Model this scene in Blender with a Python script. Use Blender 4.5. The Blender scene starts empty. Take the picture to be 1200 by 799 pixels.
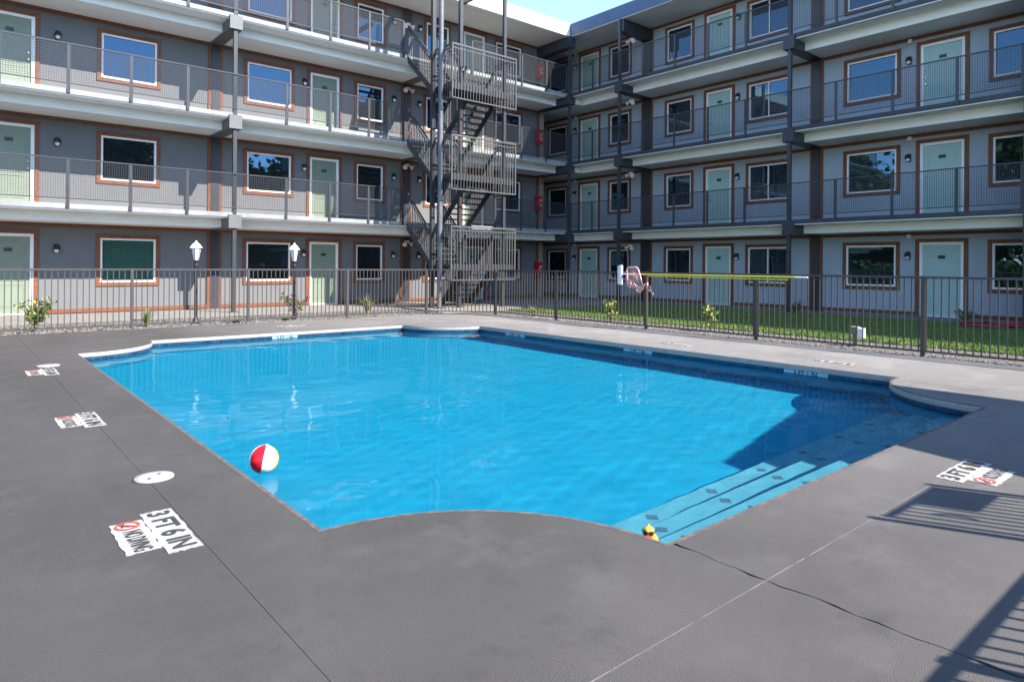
import bpy, bmesh, math, random
from mathutils import Vector, Matrix
R = math.radians
sc = bpy.context.scene
COL = sc.collection
rnd = random.Random(11)

# ------------------------------------------------------------------ camera
cam_d = bpy.data.cameras.new('camera'); cam = bpy.data.objects.new('camera', cam_d); COL.objects.link(cam)
cam_d.sensor_width = 36.0; cam_d.sensor_fit = 'HORIZONTAL'; cam_d.lens = 781 / 1200 * 36
cam_d.shift_y = -89.0 / 1200; cam_d.clip_end = 2000; cam_d.clip_start = 0.05
CAM = Vector((0, 0, 1.35))
cam.matrix_world = Matrix.Translation(CAM) @ Matrix.Rotation(R(49.8 - 90), 4, 'Z') @ Matrix.Rotation(R(90), 4, 'X') @ Matrix.Rotation(R(0.4), 4, 'Z')
sc.camera = cam
# ------------------------------------------------------------------ sky and sun
SUN_EL = 41.5
SUN_AZ = 155.4                      # clockwise from +Y
w = bpy.data.worlds.new('World'); sc.world = w; w.use_nodes = True
nt = w.node_tree
sky = nt.nodes.new('ShaderNodeTexSky'); sky.sky_type = 'NISHITA'; sky.sun_disc = False
sky.sun_elevation = R(SUN_EL); sky.sun_rotation = R(SUN_AZ); sky.air_density = 1.0; sky.dust_density = 0.0; sky.ozone_density = 1.2; sky.altitude = 2500
nt.links.new(sky.outputs[0], nt.nodes['Background'].inputs[0]); nt.nodes['Background'].inputs[1].default_value = 0.15
sun_d = bpy.data.lights.new('sun', 'SUN'); sun_d.energy = 3.35; sun_d.angle = R(0.53); sun_d.color = (1.0, 0.925, 0.83)
sun = bpy.data.objects.new('sun', sun_d); COL.objects.link(sun)
sd = Vector((math.sin(R(SUN_AZ)) * math.cos(R(SUN_EL)), math.cos(R(SUN_AZ)) * math.cos(R(SUN_EL)), math.sin(R(SUN_EL))))
sun.rotation_euler = sd.to_track_quat('Z', 'Y').to_euler(); sun.location = sd * 60
sun_d.cycles.is_caustics_light = True            # sunlight refracts through the water surface
vs = sc.view_settings; vs.view_transform = 'Standard'; vs.look = 'None'; vs.gamma = 1; vs.use_curve_mapping = False; vs.exposure = 2.0
sc.cycles.use_denoising = True; sc.cycles.sample_clamp_indirect = 6; sc.cycles.caustics_reflective = False
sc.cycles.max_bounces = 10; sc.cycles.diffuse_bounces = 4; sc.cycles.transparent_max_bounces = 12

# ------------------------------------------------------------------ materials
M = {}
def mat(name, col, rough=.6, var=.12, scale=6, bump=0, bscale=60, metal=0, spec=.5, col2=None, ior=1.45, fine=0, fscale=90):
    m = bpy.data.materials.new(name); m.use_nodes = True; n = m.node_tree; p = n.nodes['Principled BSDF']
    p.inputs['Roughness'].default_value = rough; p.inputs['Metallic'].default_value = metal
    p.inputs['Specular IOR Level'].default_value = spec; p.inputs['IOR'].default_value = ior
    tc = n.nodes.new('ShaderNodeNewGeometry'); pos = tc.outputs['Position']
    if var or col2:
        tx = n.nodes.new('ShaderNodeTexNoise'); tx.inputs['Scale'].default_value = scale; tx.inputs['Detail'].default_value = 8; tx.inputs['Roughness'].default_value = .62
        n.links.new(pos, tx.inputs['Vector'])
        rp = n.nodes.new('ShaderNodeValToRGB'); rp.color_ramp.elements[0].position = .3; rp.color_ramp.elements[1].position = .7
        c2 = col2 or tuple(min(1, c * (1 + var)) for c in col); c1 = tuple(c * (1 - var) for c in col)
        rp.color_ramp.elements[0].color = (*c1, 1); rp.color_ramp.elements[1].color = (*c2, 1)
        n.links.new(tx.outputs[0], rp.inputs[0]); out = rp.outputs[0]
        if fine:
            t2 = n.nodes.new('ShaderNodeTexNoise'); t2.inputs['Scale'].default_value = fscale; t2.inputs['Detail'].default_value = 3
            n.links.new(pos, t2.inputs['Vector'])
            mr = n.nodes.new('ShaderNodeMapRange'); mr.inputs['From Min'].default_value = .3; mr.inputs['From Max'].default_value = .7
            mr.inputs['To Min'].default_value = 1 - fine; mr.inputs['To Max'].default_value = 1 + fine
            n.links.new(t2.outputs[0], mr.inputs[0])
            mx = n.nodes.new('ShaderNodeVectorMath'); mx.operation = 'SCALE'
            n.links.new(out, mx.inputs[0]); n.links.new(mr.outputs[0], mx.inputs['Scale']); out = mx.outputs[0]
        n.links.new(out, p.inputs['Base Color'])
    else:
        p.inputs['Base Color'].default_value = (*col, 1)
    if bump:
        tb = n.nodes.new('ShaderNodeTexNoise'); tb.inputs['Scale'].default_value = bscale; tb.inputs['Detail'].default_value = 5
        n.links.new(pos, tb.inputs['Vector'])
        b = n.nodes.new('ShaderNodeBump'); b.inputs['Strength'].default_value = bump; b.inputs['Distance'].default_value = .01
        n.links.new(tb.outputs[0], b.inputs['Height']); n.links.new(b.outputs[0], p.inputs['Normal'])
    M[name] = m
    return m
mat('stucco', (.150, .154, .160), .85, .05, 2, .35, 160, fine=.05, fscale=200)
mat('stucco_shaded', (.35, .41, .46), .85, .05, 2, .35, 160, fine=.05, fscale=200)  # stucco copy with the shaded wing's lifted, bluish light put into its colour
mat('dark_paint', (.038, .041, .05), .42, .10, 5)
mat('slab_shaded', (.04, .043, .052), .55, .18, 4, .1, 80)  # darker copy of the slab paint, the right wing's shade in its colour
mat('slab_sunlit', (.26, .26, .26), .55, .18, 4, .1, 80)  # lighter copy of the slab paint, the left wing's sun in its colour
mat('steel_paint', (.045, .046, .051), .36, .10, 5)
mat('stair_paint', (.10, .10, .103), .36, .15, 7)
mat('bracket_sunlit', (.125, .125, .128), .5, .1, 5)  # left-wing brackets painted lighter to imitate sun on the dark paint
mat('stair_shaded', (.05, .051, .055), .4, .15, 7)  # stringers, treads and landings painted darker to imitate shade inside the stair
mat('fence_paint', (.060, .055, .051), .4, .12, 5)
mat('white_paint', (.86, .86, .84), .5, .04, 3, .05, 60)
mat('soffit', (.80, .79, .75), .7, .04, 2)
mat('vinyl', (.82, .82, .81), .4, .03, 8)
mat('roof_white', (.78, .76, .71), .6, .05, 2)
mat('roof_blue', (.055, .095, .17), .5, .1, 3)
mat('rubber_black', (.015, .015, .017), .5, 0)
mat('plate_dark', (.03, .035, .035), .4, 0)
mat('chrome', (.6, .6, .58), .25, 0, metal=1)
mat('galvanised', (.15, .155, .165), .45, .3, 3, metal=.2)
mat('lens', (.75, .74, .7), .25, 0)
mat('red_cab', (.45, .015, .02), .35, .1, 20)
mat('pink_light', (.75, .62, .6), .4, .1, 30)
mat('concrete', (.21, .197, .18), .9, .14, 1.3, .3, 70, fine=.10)
mat('gravel_bed', (.115, .105, .095), .95, .35, 25, .8, 60, fine=.2)
mat('gravel_stone', (.18, .165, .15), .9, .45, 30)
mat('soil', (.10, .085, .065), .95, .3, 2, .5, 40)
mat('turf', (.07, .13, .027), .85, .25, 9, .6, 120, fine=.25)
mat('turf_blade', (.13, .20, .03), .7, .3, 6)
mat('plaster', (.001, .272, .425), .75, .05, .9, .08, 40, fine=.03)
mat('step_plaster', (.10, .32, .40), .75, .10, 5, .1, 60, fine=.12)
mat('diamond', (.09, .14, .19), .4, .2, 30)
mat('tile_navy', (.012, .035, .09), .18, .5, 9, col2=(.03, .075, .16))
mat('grout', (.16, .20, .23), .8, .1, 30)
mat('coping', (.30, .30, .285), .75, .12, 14, .2, 80)
mat('mark_white', (.33, .32, .30), .8, .16, 22, .3, 90, fine=.12, fscale=60)
mat('mark_black', (.035, .035, .035), .8, .3, 60)
mat('mark_red', (.45, .06, .04), .8, .2, 40)
mat('marker_tile', (.24, .40, .47), .3, .06, 20)
mat('sealant', (.14, .132, .125), .8, .35, 9)
mat('deck_base', (.045, .043, .041), .95, 0)
mat('ball_red', (.62, .008, .02), .22, 0); mat('ball_white', (.82, .82, .80), .22, 0)
mat('ball_yellow', (.80, .50, .03), .22, 0); mat('ball_blue', (.02, .10, .5), .22, 0)
mat('duck_yellow', (.62, .36, .04), .35, 0); mat('duck_red', (.6, .04, .02), .35, 0)
mat('pole_yellow', (.52, .49, .05), .35, .08, 10)
mat('net_pink', (.80, .42, .38), .5, .1, 20)
mat('hose', (.30, .03, .045), .5, .2, 10)
mat('leaf_green', (.07, .15, .03), .6, .5, 14, col2=(.17, .24, .05))
mat('leaf_dark', (.035, .075, .02), .6, .5, 1.2, col2=(.10, .15, .04))
mat('leaf_yellow', (.36, .38, .05), .6, .35, 20)
mat('leaf_straw', (.22, .25, .09), .6, .4, 20, col2=(.42, .40, .18))
mat('petal', (.65, .12, .14), .6, .3, 40, col2=(.75, .35, .33))
mat('bark', (.10, .075, .055), .9, .3, 8, .6, 30)
mat('sunshade', (.10, .14, .22), .8, .05, 3)  # roof of the unseen canopy that casts shade on the steps
mat('blind', (.20, .32, .27), .6, .05, 6)
mat('room_dark', (.02, .022, .025), .9, 0)

def wood(name, c1, c2, rough=.65):
    m = bpy.data.materials.new(name); m.use_nodes = True; n = m.node_tree; p = n.nodes['Principled BSDF']; p.inputs['Roughness'].default_value = rough
    g = n.nodes.new('ShaderNodeNewGeometry'); mp = n.nodes.new('ShaderNodeMapping'); mp.inputs['Scale'].default_value = (3, 3, 3)
    n.links.new(g.outputs['Position'], mp.inputs[0])
    t = n.nodes.new('ShaderNodeTexNoise'); t.inputs['Scale'].default_value = 2.5; t.inputs['Detail'].default_value = 9; t.inputs['Roughness'].default_value = .7; t.inputs['Distortion'].default_value = 1.5
    n.links.new(mp.outputs[0], t.inputs['Vector'])
    r = n.nodes.new('ShaderNodeValToRGB'); r.color_ramp.elements[0].position = .32; r.color_ramp.elements[1].position = .68
    r.color_ramp.elements[0].color = (*c1, 1); r.color_ramp.elements[1].color = (*c2, 1)
    n.links.new(t.outputs[0], r.inputs[0]); n.links.new(r.outputs[0], p.inputs['Base Color'])
    M[name] = m
wood('cedar', (.10, .032, .012), (.24, .08, .03))

def door_mat(name, col): mat(name, col, .5, .05, 3)
door_mat('door_green', (.195, .235, .18)); door_mat('door_teal', (.36, .51, .48))

def brick_mat():
    m = bpy.data.materials.new('brick'); m.use_nodes = True; n = m.node_tree; p = n.nodes['Principled BSDF']; p.inputs['Roughness'].default_value = .9
    g = n.nodes.new('ShaderNodeNewGeometry'); s = n.nodes.new('ShaderNodeSeparateXYZ'); n.links.new(g.outputs['Position'], s.inputs[0])
    ad = n.nodes.new('ShaderNodeMath'); n.links.new(s.outputs[0], ad.inputs[0]); n.links.new(s.outputs[1], ad.inputs[1])
    c = n.nodes.new('ShaderNodeCombineXYZ'); n.links.new(ad.outputs[0], c.inputs[0]); n.links.new(s.outputs[2], c.inputs[1])
    b = n.nodes.new('ShaderNodeTexBrick'); b.inputs['Scale'].default_value = 1; b.inputs['Brick Width'].default_value = .21; b.inputs['Row Height'].default_value = .075; b.inputs['Mortar Size'].default_value = .008
    b.inputs['Color1'].default_value = (.24, .15, .11, 1); b.inputs['Color2'].default_value = (.36, .27, .22, 1); b.inputs['Mortar'].default_value = (.45, .42, .38, 1)
    n.links.new(c.outputs[0], b.inputs['Vector']); n.links.new(b.outputs[0], p.inputs['Base Color'])
    M['brick'] = m
brick_mat()

def glass_pane():
    m = bpy.data.materials.new('pane'); m.use_nodes = True; p = m.node_tree.nodes['Principled BSDF']
    p.inputs['Base Color'].default_value = (.012, .015, .018, 1); p.inputs['Roughness'].default_value = .015; p.inputs['Specular Tint'].default_value = (.38, .70, 1, 1); p.inputs['IOR'].default_value = 1.95
    n = m.node_tree; g = n.nodes.new('ShaderNodeNewGeometry'); t = n.nodes.new('ShaderNodeTexNoise'); t.inputs['Scale'].default_value = 1.1; t.inputs['Detail'].default_value = 1
    n.links.new(g.outputs['Position'], t.inputs['Vector']); b = n.nodes.new('ShaderNodeBump'); b.inputs['Strength'].default_value = .12; b.inputs['Distance'].default_value = .01
    n.links.new(t.outputs[0], b.inputs['Height']); n.links.new(b.outputs[0], p.inputs['Normal']); M['pane'] = m
    m = bpy.data.materials.new('clear_pane'); m.use_nodes = True; n = m.node_tree; n.nodes.clear(); o = n.nodes.new('ShaderNodeOutputMaterial')
    tr = n.nodes.new('ShaderNodeBsdfTransparent'); tr.inputs[0].default_value = (.8, .87, .84, 1); gl = n.nodes.new('ShaderNodeBsdfGlossy'); gl.inputs['Roughness'].default_value = .01
    fr = n.nodes.new('ShaderNodeFresnel'); fr.inputs[0].default_value = 1.3; mx = n.nodes.new('ShaderNodeMixShader')
    n.links.new(fr.outputs[0], mx.inputs[0]); n.links.new(tr.outputs[0], mx.inputs[1]); n.links.new(gl.outputs[0], mx.inputs[2]); n.links.new(mx.outputs[0], o.inputs[0]); M['clear_pane'] = m
glass_pane()

def water_mat():
    m = bpy.data.materials.new('water'); m.use_nodes = True; n = m.node_tree; n.nodes.clear(); o = n.nodes.new('ShaderNodeOutputMaterial')
    g = n.nodes.new('ShaderNodeBsdfRefraction'); g.inputs['IOR'].default_value = 1.33; g.inputs['Roughness'].default_value = 0; g.inputs['Color'].default_value = (.80, .97, 1, 1)
    gl = n.nodes.new('ShaderNodeBsdfGlossy'); gl.inputs['Roughness'].default_value = .02
    fr = n.nodes.new('ShaderNodeFresnel'); fr.inputs[0].default_value = 1.33; mu = n.nodes.new('ShaderNodeMath'); mu.operation = 'MULTIPLY'; mu.inputs[1].default_value = .5; n.links.new(fr.outputs[0], mu.inputs[0])
    mx = n.nodes.new('ShaderNodeMixShader'); n.links.new(mu.outputs[0], mx.inputs[0]); n.links.new(g.outputs[0], mx.inputs[1]); n.links.new(gl.outputs[0], mx.inputs[2])
    n.links.new(mx.outputs[0], o.inputs[0]); M['water'] = m
water_mat()

def deck_mat():
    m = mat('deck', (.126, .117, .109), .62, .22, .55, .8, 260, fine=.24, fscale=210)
    n = m.node_tree; p = n.nodes['Principled BSDF']
    src = p.inputs['Base Color'].links[0].from_socket
    g = n.nodes.new('ShaderNodeNewGeometry')
    # scuffs and stains: thresholded noise, lighter dust marks and darker spots
    for scl, lo, hi, colr, fac in ((1.7, .52, .70, (.18, .17, .16, 1), .7), (9.0, .66, .72, (.27, .26, .25, 1), .5), (6.0, .66, .70, (.06, .056, .053, 1), .55), (3.1, .56, .70, (.078, .073, .070, 1), .6), (.23, .45, .75, (.185, .174, .163, 1), .6)):
        t = n.nodes.new('ShaderNodeTexNoise'); t.inputs['Scale'].default_value = scl; t.inputs['Detail'].default_value = 6; t.inputs['Roughness'].default_value = .7
        n.links.new(g.outputs['Position'], t.inputs['Vector'])
        mr = n.nodes.new('ShaderNodeMapRange'); mr.inputs['From Min'].default_value = lo; mr.inputs['From Max'].default_value = hi; mr.inputs['To Max'].default_value = fac; n.links.new(t.outputs[0], mr.inputs[0])
        mx = n.nodes.new('ShaderNodeMix'); mx.data_type = 'RGBA'; n.links.new(mr.outputs[0], mx.inputs[0]); n.links.new(src, mx.inputs[6]); mx.inputs[7].default_value = colr
        src = mx.outputs[2]
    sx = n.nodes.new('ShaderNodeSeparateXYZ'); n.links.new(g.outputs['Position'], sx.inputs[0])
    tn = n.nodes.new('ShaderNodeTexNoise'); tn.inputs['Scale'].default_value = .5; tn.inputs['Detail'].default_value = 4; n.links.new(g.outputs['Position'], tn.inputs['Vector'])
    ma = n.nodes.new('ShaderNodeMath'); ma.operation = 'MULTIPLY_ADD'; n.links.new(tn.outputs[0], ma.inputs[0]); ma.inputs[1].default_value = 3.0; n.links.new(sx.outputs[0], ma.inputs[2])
    mr = n.nodes.new('ShaderNodeMapRange'); mr.interpolation_type = 'SMOOTHSTEP'; mr.inputs['From Min'].default_value = 1.0; mr.inputs['From Max'].default_value = 14.5; mr.inputs['To Min'].default_value = .49; mr.inputs['To Max'].default_value = 1.85; n.links.new(ma.outputs[0], mr.inputs[0])  # deck colour painted lighter towards +X, imitating brighter exposure on that side
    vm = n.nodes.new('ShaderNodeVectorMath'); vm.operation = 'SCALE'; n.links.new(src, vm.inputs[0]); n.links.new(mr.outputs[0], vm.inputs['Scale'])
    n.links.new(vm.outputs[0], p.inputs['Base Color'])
deck_mat()

def worn_mat():
    m = bpy.data.materials.new('worn_edge'); m.use_nodes = True; n = m.node_tree; p = n.nodes['Principled BSDF']; p.inputs['Roughness'].default_value = .8
    dk_ = M['deck'].node_tree; g = n.nodes.new('ShaderNodeNewGeometry'); t = n.nodes.new('ShaderNodeTexNoise'); t.inputs['Scale'].default_value = 16; t.inputs['Detail'].default_value = 6; n.links.new(g.outputs['Position'], t.inputs['Vector'])
    r = n.nodes.new('ShaderNodeValToRGB'); r.color_ramp.elements[0].position = .42; r.color_ramp.elements[1].position = .62; r.color_ramp.elements[0].color = (.07, .064, .06, 1); r.color_ramp.elements[1].color = (.13, .095, .078, 1)
    n.links.new(t.outputs[0], r.inputs[0]); n.links.new(r.outputs[0], p.inputs['Base Color']); M['worn_edge'] = m
worn_mat()

# ------------------------------------------------------------------ helpers
WLOC = {}
def props(o, label=None, cat=None, group=None, kind=None):
    if label: o['label'] = label
    if cat: o['category'] = cat
    if group: o['group'] = group
    if kind: o['kind'] = kind
    return o
def put(o, loc, parent=None):
    COL.objects.link(o); o.location = loc; WLOC[o] = Vector(loc)
    if parent is not None:
        o.parent = parent; o.matrix_parent_inverse = Matrix.Translation(-WLOC[parent])
    return o
def thing(name, loc, label, cat, group=None):
    o = bpy.data.objects.new(name, None); o.empty_display_size = .2; put(o, loc); return props(o, label, cat, group)
class MB:
    def __init__(s): s.v = []; s.f = []; s.m = []; s.smooth = False
    def quad(s, a, b, c, d, mi=0):
        k = len(s.v); s.v += [a, b, c, d]; s.f.append((k, k + 1, k + 2, k + 3)); s.m.append(mi)
    def tri(s, a, b, c, mi=0):
        k = len(s.v); s.v += [a, b, c]; s.f.append((k, k + 1, k + 2)); s.m.append(mi)
    def box(s, a, b, mi=0):
        x0, x1 = sorted((a[0], b[0])); y0, y1 = sorted((a[1], b[1])); z0, z1 = sorted((a[2], b[2])); k = len(s.v)
        s.v += [(x0, y0, z0), (x1, y0, z0), (x1, y1, z0), (x0, y1, z0), (x0, y0, z1), (x1, y0, z1), (x1, y1, z1), (x0, y1, z1)]
        for f in ((3, 2, 1, 0), (4, 5, 6, 7), (0, 1, 5, 4), (1, 2, 6, 5), (2, 3, 7, 6), (3, 0, 4, 7)): s.f.append(tuple(k + i for i in f)); s.m.append(mi)
        return s
    def prism(s, poly, axis, a, b, mi=0):
        """poly: 2D points in the two other axes; extruded along axis from a to b"""
        def P(p, t): return (t, p[0], p[1]) if axis == 'x' else (p[0], t, p[1]) if axis == 'y' else (p[0], p[1], t)
        k = len(s.v); n = len(poly); s.v += [P(p, a) for p in poly] + [P(p, b) for p in poly]
        s.f.append(tuple(k + i for i in range(n))[::-1]); s.m.append(mi); s.f.append(tuple(k + n + i for i in range(n))); s.m.append(mi)
        for i in range(n): j = (i + 1) % n; s.f.append((k + i, k + j, k + n + j, k + n + i)); s.m.append(mi)
        return s
    def tube(s, pts, rad, n=8, cap=True, mi=0):
        pts = [Vector(p) for p in pts]; rr = rad if isinstance(rad, (list, tuple)) else [rad] * len(pts); k0 = len(s.v)
        up = Vector((0, 0, 1)); prev = None
        for i, p in enumerate(pts):
            t = (pts[min(i + 1, len(pts) - 1)] - pts[max(i - 1, 0)]); t = t.normalized() if t.length > 1e-9 else Vector((0, 0, 1))
            a = t.cross(up if abs(t.z) < .95 else Vector((1, 0, 0))).normalized() if prev is None else (prev - t * prev.dot(t)).normalized()
            prev = a; b = t.cross(a)
            for j in range(n): q = p + (a * math.cos(2 * math.pi * j / n) + b * math.sin(2 * math.pi * j / n)) * rr[i]; s.v.append(tuple(q))
        for i in range(len(pts) - 1):
            for j in range(n): j2 = (j + 1) % n; s.f.append((k0 + i * n + j, k0 + i * n + j2, k0 + (i + 1) * n + j2, k0 + (i + 1) * n + j)); s.m.append(mi)
        if cap:
            s.f.append(tuple(k0 + j for j in range(n))[::-1]); s.m.append(mi); e = k0 + (len(pts) - 1) * n; s.f.append(tuple(e + j for j in range(n))); s.m.append(mi)
        return s
    def lathe(s, c, prof, n=16, mi=0, rot=0, start=0, span=2 * math.pi):
        k = len(s.v); full = span > 6.28; cols = n if full else n + 1
        for (r, z) in prof:
            for j in range(cols): a = start + span * j / n; s.v.append((c[0] + r * math.cos(a), c[1] + r * math.sin(a), c[2] + z))
        for i in range(len(prof) - 1):
            for j in range(n): j2 = (j + 1) % cols; s.f.append((k + i * cols + j, k + i * cols + j2, k + (i + 1) * cols + j2, k + (i + 1) * cols + j)); s.m.append(mi)
        return s
    def beam(s, a, b, wx, wz, up=(0, 0, 1), mi=0):
        a = Vector(a); b = Vector(b); t = (b - a).normalized(); u = Vector(up); x = t.cross(u).normalized(); y = x.cross(t).normalized(); k = len(s.v)
        for p in (a, b):
            for sx, sy in ((-1, -1), (1, -1), (1, 1), (-1, 1)): s.v.append(tuple(p + x * wx / 2 * sx + y * wz / 2 * sy))
        for f in ((3, 2, 1, 0), (4, 5, 6, 7), (0, 1, 5, 4), (1, 2, 6, 5), (2, 3, 7, 6), (3, 0, 4, 7)): s.f.append(tuple(k + i for i in f)); s.m.append(mi)
        return s
    def build(s, name, mats, parent=None, label=None, smooth=False, bevel=0, kind=None):
        if not isinstance(mats, (list, tuple)): mats = [mats]
        xs = [v[0] for v in s.v]; ys = [v[1] for v in s.v]; zs = [v[2] for v in s.v]
        c = Vector(((min(xs) + max(xs)) / 2, (min(ys) + max(ys)) / 2, min(zs)))
        me = bpy.data.meshes.new(name); me.from_pydata([(v[0] - c.x, v[1] - c.y, v[2] - c.z) for v in s.v], [], s.f)
        for mt in mats: me.materials.append(M[mt])
        if len(mats) > 1: me.polygons.foreach_set('material_index', s.m)
        if smooth: me.polygons.foreach_set('use_smooth', [True] * len(me.polygons))
        me.update()
        if bevel or smooth:
            bm = bmesh.new(); bm.from_mesh(me)
            bmesh.ops.remove_doubles(bm, verts=bm.verts, dist=1e-5); bmesh.ops.recalc_face_normals(bm, faces=bm.faces)
            if bevel: bmesh.ops.bevel(bm, geom=[e for e in bm.edges], offset=bevel, segments=2, affect='EDGES', profile=.6)
            bm.to_mesh(me); bm.free()
        o = bpy.data.objects.new(name, me); put(o, c, parent)
        if kind: o['kind'] = kind
        if label: o['label'] = label
        return o
def B(name, a, b, m, parent=None, **k): return MB().box(a, b).build(name, m, parent, **k)
SH = {}
def shared_box(name, key, size, m, loc, parent):
    """a copy of a shared unit piece; loc is the base centre"""
    if key not in SH:
        sx, sy, sz = size; mb = MB().box((-sx / 2, -sy / 2, 0), (sx / 2, sy / 2, sz))
        me = bpy.data.meshes.new(name); me.from_pydata(mb.v, [], mb.f); me.materials.append(M[m]); SH[key] = me
    o = bpy.data.objects.new(name, SH[key]); return put(o, loc, parent)
def struct(o): o['kind'] = 'structure'; return o
_tx = {}
def text_mesh(s, size, bold=.0, sx=1.0):
    cu = bpy.data.curves.new('t', 'FONT'); cu.body = s; cu.size = size; cu.align_x = 'CENTER'; cu.align_y = 'CENTER'; cu.offset = bold
    o = bpy.data.objects.new('t', cu); COL.objects.link(o); dg = bpy.context.evaluated_depsgraph_get()
    me = bpy.data.meshes.new_from_object(o.evaluated_get(dg)); bpy.data.objects.remove(o); bpy.data.curves.remove(cu)
    vs_ = [(v.co.x * sx, v.co.y, 0) for v in me.vertices]; fs_ = [tuple(p.vertices) for p in me.polygons]; bpy.data.meshes.remove(me)
    return vs_, fs_
def text_into(mb, s, size, origin, right, up, bold=0, sx=1.0, mi=0):
    v_, f_ = text_mesh(s, size, bold, sx); k = len(mb.v); o = Vector(origin); r = Vector(right); u = Vector(up)
    mb.v += [tuple(o + r * a[0] + u * a[1]) for a in v_]; mb.f += [tuple(k + i for i in f) for f in f_]; mb.m += [mi] * len(f_)

# ================================================================== SETTING
PX0, PX1, PY0, PY1, PR = 1.45, 8.93, 1.98, 12.87, 1.22
ZW = -.115
def arc(cx, cy, a0, a1, n=18, r=PR): return [(cx + r * math.cos(R(a0 + (a1 - a0) * i / n)), cy + r * math.sin(R(a0 + (a1 - a0) * i / n))) for i in range(n + 1)]
SW = arc(PX0, PY0, 0, 90); SE = arc(PX1, PY0, 90, 180); NE = arc(PX1, PY1, 180, 270); NW = arc(PX0, PY1, 270, 360)
# pool outline, counter-clockwise seen from above: south edge (west to east), SE notch, east, NE notch, north, NW notch, west, SW notch
OUT = [SW[0]] + SE[::-1] + NE[::-1] + NW[::-1] + SW[::-1][:-1]
def jag(p, q, n, amp):
    out = []
    for i in range(1, n):
        t = i / n; out.append((p[0] + (q[0] - p[0]) * t + rnd.uniform(-amp, amp), p[1] + (q[1] - p[1]) * t + rnd.uniform(-amp, amp)))
    return out
deck = struct(thing('pool_deck', (0, 0, 0), 'grey painted concrete deck around the pool', 'deck')); del deck['category']
G = .0012
crack = [(2.705, PY0)] + jag((2.705, PY0), (2.70, 1.48), 7, .012) + [(2.70, 1.48)] + jag((2.70, 1.48), (2.73, -.4), 26, .012) + [(2.73, -12)]
CW = {p: (.002 + .010 * rnd.random() ** 2) for p in crack}
def deck_slab(poly, z=0.0, t=.08, label=None):
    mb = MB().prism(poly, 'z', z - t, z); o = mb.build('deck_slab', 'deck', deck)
    return o
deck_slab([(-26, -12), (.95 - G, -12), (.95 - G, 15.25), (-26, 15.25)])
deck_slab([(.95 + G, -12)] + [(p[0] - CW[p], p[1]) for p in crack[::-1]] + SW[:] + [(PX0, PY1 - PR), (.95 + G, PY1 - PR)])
# south-east apron and the strip along the steps
c2 = [p for p in crack if p[1] <= 1.481]; c1 = [p for p in crack if p[1] >= 1.479]
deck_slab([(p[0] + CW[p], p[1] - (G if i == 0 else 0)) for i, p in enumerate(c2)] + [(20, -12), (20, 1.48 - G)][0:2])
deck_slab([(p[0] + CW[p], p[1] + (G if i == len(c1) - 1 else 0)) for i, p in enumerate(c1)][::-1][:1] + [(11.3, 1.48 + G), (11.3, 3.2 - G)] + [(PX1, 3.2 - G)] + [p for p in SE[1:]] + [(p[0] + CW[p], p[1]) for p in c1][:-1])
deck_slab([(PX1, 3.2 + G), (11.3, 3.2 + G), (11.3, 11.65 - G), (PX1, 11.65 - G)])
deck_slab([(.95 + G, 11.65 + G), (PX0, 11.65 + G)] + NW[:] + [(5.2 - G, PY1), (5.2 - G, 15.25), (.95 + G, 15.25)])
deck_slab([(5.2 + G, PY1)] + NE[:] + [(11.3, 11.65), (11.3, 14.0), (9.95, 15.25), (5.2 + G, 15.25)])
db = MB()
for a, b in (((-26, -12), (PX0 - .02, 15.2)), ((PX1 + .02, 1.9), (11.25, 14.0)), ((PX0 - .02, PY1 + .03), (PX1 + .02, 15.2)), ((PX0 - .02, -12), (19.9, PY0 - .03))): db.box((a[0], a[1], -.2), (b[0], b[1], -.06 - rnd.random() * .004))
db.build('deck_bed', 'deck_base', deck)
jl = MB(); xx = 1.25
while xx < 11.2:
    e = xx + rnd.uniform(.08, .4); w_ = rnd.uniform(.0010, .0026); jl.box((xx, 1.48 - w_, -.004), (e, 1.48 + w_, .0012)); xx = e + (rnd.uniform(.0, .05) if rnd.random() < .5 else 0)
jl.build('joint_sealant', 'sealant', deck, kind='stuff')

ground = struct(MB().box((-400, 15.5, -.30), (400, 400, -.05)).box((-400, -400, -.30), (400, -12.05, -.05)).box((-400, -12.05, -.30), (-26.05, 15.5, -.05)).box((20.05, -12.05, -.30), (400, 15.5, -.05)).box((11.35, 1.5, -.30), (20.05, 15.5, -.05)).build("ground", "soil"))
struct(B('walkway', (-8, 17.75, -.05), (14.6, 20.62, .004), 'concrete'))
struct(MB().box((14.62, 15.3, -.05), (20.56, 20.62, .003)).box((18.95, -12, -.05), (20.56, 15.28, .003)).box((19.1, 20.64, -.05), (20.56, 26, .003)).build('walkway', 'concrete'))
struct(B('stair_pad', (10.6, 15.75, -.05), (14.6, 17.73, .03), 'concrete'))
struct(B('gravel_strip', (-8, 15.28, -.05), (10.58, 17.73, -.012), 'gravel_bed'))
struct(MB().prism([(11.32, 1.5), (12.75, 1.5), (12.75, 15.28), (10.6, 15.28), (10.0, 15.3), (11.32, 14.05)], 'z', -.05, -.01).build('gravel_strip', 'gravel_bed'))
lawn = struct(B('lawn', (12.77, -12, -.05), (18.93, 15.28, .012), 'turf'))

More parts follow.
